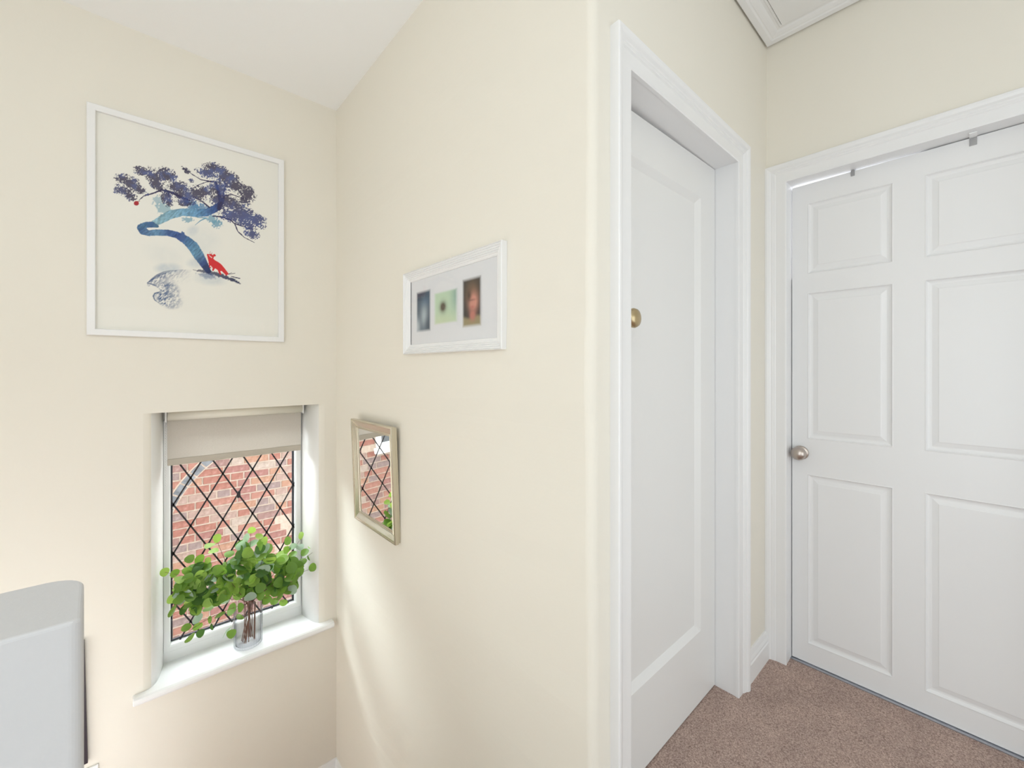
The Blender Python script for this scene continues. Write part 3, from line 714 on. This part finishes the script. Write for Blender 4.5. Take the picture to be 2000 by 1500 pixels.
def print_grid(name, verts, nx, ny, colors, parent, m_=None, **props):
    me = bpy.data.meshes.new(name)
    idx = np.arange(nx * ny).reshape(ny, nx)
    q = np.stack([idx[:-1, :-1], idx[:-1, 1:], idx[1:, 1:], idx[1:, :-1]], -1).reshape(-1, 4)
    me.vertices.add(nx * ny); me.vertices.foreach_set('co', verts.reshape(-1).astype(np.float32))
    me.loops.add(q.size); me.loops.foreach_set('vertex_index', q.reshape(-1).astype(np.int32))
    me.polygons.add(len(q)); me.polygons.foreach_set('loop_start', np.arange(0, q.size, 4, dtype=np.int32)); me.polygons.foreach_set('loop_total', np.full(len(q), 4, np.int32))
    me.update(); me.validate()
    at = me.color_attributes.new('ink', 'FLOAT_COLOR', 'POINT')
    rgba = np.ones((nx * ny, 4), np.float32); rgba[:, :3] = colors.reshape(-1, 3); at.data.foreach_set('color', rgba.reshape(-1))
    me.materials.append(m_ or M['print']); o = bpy.data.objects.new(name, me); C.objects.link(o); o.parent = parent; o.location = -parent.location
    for k_, v_ in props.items(): o[k_] = v_
    return o
print_grid('print_sheet', np.stack([PX, np.full(PX.shape, yp), PZ], -1), 430, 560, col, t, label='blue tree with a red fox and a red fruit')
b = MB(); b.box((XI0, YW - 0.0125, ZI0), (XI1, YW - 0.0110, ZI1)); b.build('glass_pane', M['picture_glass'], t)
b = MB(); b.box((XI0 - 0.01, YW - 0.004, ZI0 - 0.01), (XI1 + 0.01, YW, ZI1 + 0.01)); b.build('backing_board', M['backing'], t)

# ------------------------------------------------------------------ ribbed white frame with three photographs
t = thing('photo_frame', 'white ridged frame with a mount holding three small photographs', 'picture', (XP, 1.21, 0.21))
fo = lambda a, b_, w_: (XP - w_, a, b_)
ya, yb2, za, zb = 0.905 + 0.004, 1.500, 0.0555, 0.368
fw = 0.036
RP = [(-fw, 0.002), (-fw, 0.009), (-fw + .004, 0.0115), (-fw + .006, 0.0115)]
for k in range(4):
    u = -fw + 0.008 + k * 0.0062
    RP += [(u, 0.0125 + k * 0.0022), (u + 0.0015, 0.0148 + k * 0.0022), (u + 0.004, 0.0148 + k * 0.0022), (u + 0.0052, 0.0130 + k * 0.0022)]
RP += [(-0.002, 0.0235), (0, 0.0215), (0, 0.002)]
b = MB(); b.sweep(RP, (ya, za, yb2, zb), fo, True); b.build('picture_frame', M['white_frame'], t)
b = MB(); b.box((XP - 0.0065, ya + fw - 0.004, za + fw - 0.004), (XP - 0.004, yb2 - fw + 0.004, zb - fw + 0.004)); b.build('mount_board', M['mount'], t)
b = MB(); b.box((XP - 0.004, ya + 0.01, za + 0.01), (XP, yb2 - 0.01, zb - 0.01)); b.build('backing_board', M['backing'], t)
b = MB(); b.box((XP - 0.0095, ya + fw - 0.002, za + fw - 0.002), (XP - 0.0085, yb2 - fw + 0.002, zb - fw + 0.002)); b.build('glass_pane', M['picture_glass'], t)
b = MB(); b.box((XP - 0.0090, yb2 - fw - 0.0005, za + fw), (XP - 0.0060, yb2 - fw + 0.003, zb - fw)); b.build('slip', M['dark'], t)
def photo(px0, py0, px1, py1, paintf, label):
    xx = XP - 0.0072; p0 = onX(xx, px0, py0); p1 = onX(xx, px1, py1); nx, ny = 48, 64
    U, V_ = np.meshgrid(np.linspace(0, 1, nx), np.linspace(0, 1, ny))      # U right, V down
    c_ = paintf(U, V_); Yg = p0.y + (p1.y - p0.y) * U; Zg = p0.z + (p1.z - p0.z) * V_
    # soft vignette into the mount, as the prints are out of focus at their borders
    ed = np.clip(np.minimum(np.minimum(U, 1 - U) * 9, np.minimum(V_, 1 - V_) * 14), 0, 1)[..., None]
    c_ = c_ * ed + np.array((0.74, 0.745, 0.765)) * (1 - ed)
    print_grid('photograph', np.stack([np.full(U.shape, xx), Yg, Zg], -1), nx, ny, c_, t, label=label)
def g(U, V_, cx, cy, sx, sy): return np.exp(-(((U - cx) / sx) ** 2 + ((V_ - cy) / sy) ** 2))[..., None]
def mixc(c_, a, k_): a = np.clip(a, 0, 1); return c_ * (1 - a) + lin(k_) * a
def ph1(U, V_):
    c_ = np.ones(U.shape + (3,)) * lin((84, 98, 112)); c_ = mixc(c_, g(U, V_, .3, .1, .5, .2) * .8, (62, 72, 86)); c_ = mixc(c_, g(U, V_, .6, .3, .3, .15) * .5, (100, 125, 150))
    c_ = mixc(c_, g(U, V_, .55, .62, .22, .25) * .95, (178, 190, 196)); c_ = mixc(c_, g(U, V_, .1, .85, .18, .2) * .9, (186, 194, 200)); return mixc(c_, g(U, V_, .85, .85, .25, .2) * .7, (66, 76, 90))
def ph2(U, V_):
    c_ = np.ones(U.shape + (3,)) * lin((190, 212, 184)); c_ = mixc(c_, g(U, V_, 1, .2, .25, .5) * .8, (120, 155, 150)); c_ = mixc(c_, g(U, V_, .4, 1, .6, .3) * .7, (206, 214, 178))
    return mixc(c_, np.clip(g(U, V_, .40, .48, .13, .16) * 1.3, 0, 1), (98, 88, 72))
def ph3(U, V_):
    c_ = np.ones(U.shape + (3,)) * lin((62, 58, 54)); c_ = mixc(c_, np.clip(g(U, V_, .52, .30, .30, .22) * 1.4, 0, 1), (108, 88, 68)); c_ = mixc(c_, np.clip(g(U, V_, .58, .50, .22, .17) * 1.5, 0, 1), (206, 146, 128))
    c_ = mixc(c_, np.clip(g(U, V_, .54, .60, .10, .03) * .6, 0, 1), (180, 96, 90)); c_ = mixc(c_, np.clip(g(U, V_, .50, .46, .22, .02) * .6, 0, 1), (120, 76, 70)); c_ = mixc(c_, np.clip(g(U, V_, .36, .36, .12, .12), 0, 1), (84, 66, 52))
    sh = np.clip((V_ - 0.76 + 0.02 * np.cos(U * 8)) * 14, 0, 1)[..., None]; c_ = mixc(c_, sh, (152, 140, 106)); c_ = mixc(c_, np.clip(g(U, V_, .55, .76, .14, .10) * 1.4, 0, 1), (186, 122, 108)); return c_
photo(813, 570.5, 841.5, 647, ph1, 'blurred blue-grey snapshot')
photo(847, 572.5, 894.5, 629, ph2, 'blurred pale green snapshot')
photo(902.5, 545.5, 940.8, 637, ph3, 'blurred portrait of a person')

# ------------------------------------------------------------------ mirror
t = thing('wall_mirror', 'small champagne framed mirror tipping forward from the cream wall beside the window', 'mirror', (XP - 0.0115, 1.7727, -0.4718))
mw, mh = 0.4183, 0.4750
fm = lambda a, b_, w_: (-w_, -a, b_)     # local: a towards the viewer's right (-Y), b up, w out of the wall
CP = [(0.003, -0.004), (0.003, 0.004), (0, 0.006), (0, 0.019), (0.002, 0.0225), (0.005, 0.0225), (0.007, 0.0195), (0.012, 0.0185), (0.022, 0.0150), (0.031, 0.0120), (0.034, 0.0135), (0.0365, 0.0125), (0.038, 0.0095), (0.0405, 0.0105), (0.0425, 0.0085), (0.0425, -0.004)]
CP = [(-u, w_) for u, w_ in CP]
rot = Matrix.Rotation(math.radians(-2.25), 4, 'Y')
def local(name, b, m_):
    o = bpy.data.objects.new(name, None); bpy.data.objects.remove(o)
    o = mesh(name, [rot @ Vector(v) for v in b.v], b.f, m_); o.parent = t; return o
b = MB(); b.sweep(CP, (-mw / 2, -mh / 2, mw / 2, mh / 2), fm, True); local('mirror_frame', b, M['champagne'])
b = MB(); q = [(-mw / 2 + .040, -mh / 2 + .040), (mw / 2 - .040, -mh / 2 + .040), (mw / 2 - .040, mh / 2 - .040), (-mw / 2 + .040, mh / 2 - .040)]
b.add([fm(a, c_, 0.006) for a, c_ in q] + [fm(a, c_, 0.003) for a, c_ in q], [(0, 1, 2, 3), (4, 5, 6, 7), (0, 1, 5, 4), (1, 2, 6, 5), (2, 3, 7, 6), (3, 0, 4, 7)]); local('mirror_glass', b, M['mirror'])

# ------------------------------------------------------------------ dark frame low on the window wall, mostly behind the balustrade
t = thing('dark_picture_frame', 'dark thin framed picture low on the wall, mostly hidden behind the pale balustrade', 'picture', (-0.316, YW, -1.275))
rot = Matrix.Rotation(math.radians(-1.15), 4, 'Y')
fd = lambda a, b_, w_: tuple(rot @ Vector((a, -w_, b_)))
b = MB(); b.sweep([(0, 0.001), (0, 0.016), (-0.018, 0.018), (-0.018, 0.001)], (-0.20, -0.235, 0.178, 0.235), fd, True); o = mesh('picture_frame', b.v, b.f, M['dark']); o.parent = t
b = MB(); b.add([fd(-0.185, -0.22, 0.006), fd(0.163, -0.22, 0.006), fd(0.163, 0.22, 0.006), fd(-0.185, 0.22, 0.006)], [(0, 1, 2, 3)]); o = mesh('print_sheet', b.v, b.f, M['mount']); o.parent = t
t = thing('wall_plate', 'small white wall plate below the dark picture frame', 'plate', (-0.115, YW - 0.004, -1.56))
b = MB(); b.box((-0.170, YW - 0.009, -1.62), (-0.104, YW, -1.5335)); o = b.build('plate', M['upvc'], t); bevel(o, 0.003)

# ------------------------------------------------------------------ ribbed glass vase
VX, VY, VR, VH = onY(2.352, 485, 1250).x, 2.352, 0.0565, 0.212
ZS = -1.325
def flute(seg, prof, amp, cx=VX, cy=VY):
    V = []; Fc = []
    for r_, h, am in prof:
        for k in range(seg):
            a_ = 2 * math.pi * k / seg; rr = r_ + amp * am * abs(math.sin(a_ * 17)); V.append((cx + rr * math.cos(a_), cy + rr * math.sin(a_), ZS + h))
    for i in range(len(prof) - 1):
        for k in range(seg): l = (k + 1) % seg; Fc.append((i * seg + k, i * seg + l, (i + 1) * seg + l, (i + 1) * seg + k))
    Fc.append(tuple(range(seg))); Fc.append(tuple(range((len(prof) - 1) * seg, len(prof) * seg)))
    return V, Fc
t = thing('glass_vase', 'clear ribbed glass vase on the white window sill', 'vase', (VX, VY, ZS))
V, Fc = flute(136, [(VR - 0.010, 0.0005, 0), (VR - 0.004, 0.0015, .5), (VR - 0.001, 0.006, 1), (VR - 0.001, VH - 0.012, 1), (VR - 0.001, VH - 0.004, .2), (VR - 0.001, VH, 0), (VR - 0.0035, VH, 0), (VR - 0.004, VH - 0.004, 0), (VR - 0.004, 0.014, 0), (VR - 0.012, 0.010, 0)], 0.0045)
mesh('vase_body', V, Fc, M['vase_glass'], t, True)

# ------------------------------------------------------------------ eucalyptus sprays
pl = thing('eucalyptus_sprays', 'leafy green eucalyptus sprays standing in the ribbed vase', 'plant', (VX, VY, ZS))
def leaf_mesh(mt, fold, cup):
    me = bpy.data.meshes.new('leaf'); n_ = 14; V = []; Fc = []
    for ri, rr in enumerate((0.5, 1.0)):
        for k in range(n_):
            a_ = 2 * math.pi * k / n_; r_ = rr * (1 - 0.06 * math.cos(3 * a_) * (ri)); x = r_ * math.sin(a_); y = -r_ * math.cos(a_) * (1.06 if k == 0 else 1)
            V.append((x, y + 1.0, fold * abs(x) + cup * r_ * r_))
    V.append((0, 1.0, 0)); c_ = 2 * n_
    for k in range(n_):
        l = (k + 1) % n_; Fc.append((c_, k, l)); Fc.append((k, n_ + k, n_ + l, l))
    me.from_pydata(V, [], Fc); me.polygons.foreach_set('use_smooth', [True] * len(Fc)); me.materials.append(M[mt]); return me
LM = {(c_, v): leaf_mesh('leaf%d' % c_, (0.10, 0.28, 0.02)[v], (0.08, -0.06, -0.15)[v]) for c_ in range(4) for v in range(3)}
mouth = Vector((VX, VY, ZS + VH))
TIPS = [ # px, py at tip, depth plane y, mid px,py, foot offset
    ((322, 1118), 2.315, (405, 1130), (0.020, 0.01)), ((341, 1188), 2.30, (400, 1160), (0.022, -0.008)), ((366, 1236), 2.285, (415, 1195), (0.024, -0.016)),
    ((372, 1095), 2.36, (430, 1130), (0.010, 0.022)), ((424, 1056), 2.385, (445, 1115), (0.012, 0.012)), ((490, 1040), 2.37, (487, 1110), (-0.002, -0.02)),
    ((520, 1060), 2.33, (508, 1120), (-0.012, -0.010)), ((588, 1052), 2.385, (545, 1110), (-0.026, 0.012)), ((612, 1078), 2.335, (555, 1120), (-0.024, 0.0)),
    ((606, 1112), 2.305, (545, 1130), (-0.02, -0.02)), ((553, 1176), 2.34, (520, 1160), (-0.012, 0.02)), ((452, 1236), 2.30, (455, 1195), (0.018, 0.018)), ((437, 1120), 2.32, (462, 1150), (0.004, 0.024)), ((541, 1125), 2.30, (520, 1145), (-0.014, -0.024))]
stems = []
for (tp_, yt, mid, fo_) in TIPS:
    T = onY(yt, *tp_); Md = onY((yt + VY) / 2, *mid)
    p0 = Vector((VX + fo_[0], VY + fo_[1], ZS + 0.020)); kk = random.choice((-0.9, -0.3, 0.5, 1.1)); p1 = Vector((VX + fo_[0] * kk, VY + fo_[1] * kk, ZS + VH - 0.012))
    pts = []
    for i in range(5): pts.append(p0.lerp(p1, i / 4))
    for i in range(1, 13):
        u = i / 12; pts.append((1 - u) ** 2 * p1 + 2 * u * (1 - u) * Md + u * u * T)
    b = MB(); b.tube(pts, [0.0019 - 0.0012 * i / 16 for i in range(17)], 6)
    o = b.build('stem', M['wood_stem'], pl, True); stems.append((o, pts))
LEAVES = [ # px, py, major, minor, angle, tone
    (425, 1051, 10, 8, 80, 1), (409.6, 1066, 11, 5, 5, 1), (417, 1077, 10, 5, 5, 1), (447.8, 1081, 10, 7, 0, 0), (370.6, 1092, 10, 9, 20, 0), (389, 1092, 11, 9, 60, 0), (405, 1096, 9, 6, 90, 1), (376, 1114, 13, 12, 20, 1),
    (321, 1117, 10, 9, 60, 1), (341, 1119, 10, 8, 40, 0), (430, 1114, 9, 8, 0, 1), (491.7, 1035, 8, 7, 0, 1), (506, 1048, 8, 6, 150, 1), (482, 1051, 10, 6, 70, 3), (493, 1060, 12, 6, 25, 3), (508.5, 1072.5, 11, 10, 60, 2), (516, 1056, 9, 6, 90, 1),
    (469, 1072, 8, 6, 80, 0), (563, 1056, 9, 7, 90, 0), (587, 1046, 8, 5, 80, 1), (608.5, 1064, 8, 5, 60, 1), (595.4, 1079, 8.5, 7, 30, 0), (609.4, 1086.6, 9, 8, 50, 0), (589.8, 1097.3, 9.5, 7, 30, 0), (610, 1108, 8.5, 7.5, 90, 0), (586, 1117.4, 10, 8, 60, 0),
    (580, 1141.7, 8.5, 4, 100, 0), (560, 1073.5, 8, 7, 60, 0), (572, 1067, 9, 6, 20, 3), (586, 1069, 8, 6, 0, 3), (572, 1084, 9, 7, 30, 0), (531, 1093, 9, 8, 0, 0), (469, 1090, 10, 9, 0, 2), (491, 1102, 10.5, 9, 45, 0), (512, 1096, 10, 6, 50, 3), (528, 1105, 9, 8, 0, 0),
    (561, 1096, 10, 7, 60, 0), (541, 1137, 9, 5, 0, 2), (473, 1157, 11, 9, 40, 0), (508, 1163, 10, 8, 90, 0), (521, 1172, 10, 9, 20, 0), (536, 1175, 8, 7, 0, 0), (553, 1178, 8.5, 6.5, 160, 0), (548, 1164, 9, 5, 60, 0), (557, 1148, 10, 8, 90, 0), (535, 1157, 8, 7, 60, 0),
    (471, 1186, 10, 6, 90, 0), (469, 1204, 9, 5, 140, 0), (452, 1238, 9.5, 9, 0, 0), (441, 1235, 12, 1.5, 48, 3), (453, 1190, 13, 8, 70, 0), (364, 1226, 10, 8, 10, 0), (386, 1223, 10, 7, 15, 0), (392, 1237, 9, 8, 60, 2), (370, 1245, 12, 5, 40, 0), (387, 1208, 12, 8, 50, 3),
    (414.5, 1224, 7.5, 3, 100, 2), (357, 1191, 11, 7, 60, 2), (338, 1194, 14, 5, 60, 0), (430.5, 1202, 11, 4, 20, 0), (353, 1145, 13, 11, 10, 0), (363, 1156, 17, 12, 30, 0), (411, 1210, 8, 4, 90, 0), (350, 1172, 12, 9, 20, 0), (407, 1165, 13, 10, 50, 0), (430, 1170, 12, 10, 20, 0), (335, 1170, 10, 8, 70, 1)]
# fill of the crown between the outlying leaves
FILL = [(345, 445, 1105, 1195, 95), (440, 520, 1085, 1165, 62), (505, 585, 1085, 1160, 58), (460, 525, 1058, 1100, 16), (545, 600, 1068, 1110, 14)]
for x0, x1, y0, y1, cnt in FILL:
    for _ in range(cnt):
        while True:
            fx, fy = random.random(), random.random()
            if (fx - .5) ** 2 + (fy - .5) ** 2 < .27: break
        LEAVES.append((x0 + (x1 - x0) * fx, y0 + (y1 - y0) * fy, random.uniform(9.5, 13.5), random.uniform(5, 11.5), random.uniform(0, 180), random.choices([0, 1, 2, 3], [5, 3, 2.2, 1.5])[0]))
LEAVES = LEAVES[:298]
for i, (px, py, ma, mi, ang, tone) in enumerate(LEAVES):
    mi = min(mi, ma * 0.97)
    # nearest stem as seen, then depth of that stem with a scatter
    best = None
    for o, pts in stems:
        for p in pts[6:]:
            d = p.x * cc + p.y * ss; l = p.x * ss - p.y * cc
            q = math.hypot(1000 + F * l / d - px, 720 - F * p.z / d - py)
            if best is None or q < best[0]: best = (q, o, p)
    _, o, p = best
    yy = min(max(p.y + random.uniform(-0.045, 0.03), 2.262), 2.425)
    c3 = onY(yy, px, py); dep = c3.x * cc + c3.y * ss
    ob = math.hypot(1, (px - 1000) / F) ** 1.5      # off-axis stretch of a disc facing the viewer
    R_ = ma * dep / F / (ob ** 0.5)
    view = -c3.normalized(); right = Vector((0, 0, 1)).cross(view).normalized(); up = view.cross(right)
    a_ = math.radians(ang); major = right * math.cos(a_) + up * math.sin(a_); minor = view.cross(major)
    tilt = math.acos(min(1, mi / ma)) * random.choice((-1, 1))
    nrm = (view * math.cos(tilt) + minor * math.sin(tilt)).normalized(); inpl = nrm.cross(major).normalized()
    # blade base points to the stem where it can
    base = (p - c3); s_ = base.dot(major); s2 = base.dot(inpl)
    v = Vector((s_, s2)); v = v.normalized() if v.length > 1e-5 else Vector((0, -1))
    ydir = -(major * v.x + inpl * v.y); xdir = ydir.cross(nrm)
    mat4 = Matrix((( xdir.x, ydir.x, nrm.x), (xdir.y, ydir.y, nrm.y), (xdir.z, ydir.z, nrm.z))).to_4x4()
    lf = bpy.data.objects.new('leaf', LM[(tone, random.choice((0, 0, 1, 2)))]); C.objects.link(lf); lf.parent = o
    org = c3 - ydir * R_
    m4 = Matrix.Translation(org) @ mat4 @ Matrix.Diagonal((R_, R_, R_, 1))
    lf.matrix_basis = m4; lf.matrix_parent_inverse = world(o).inverted()
# fine twigs reaching the leaf bases are carried by the main stems
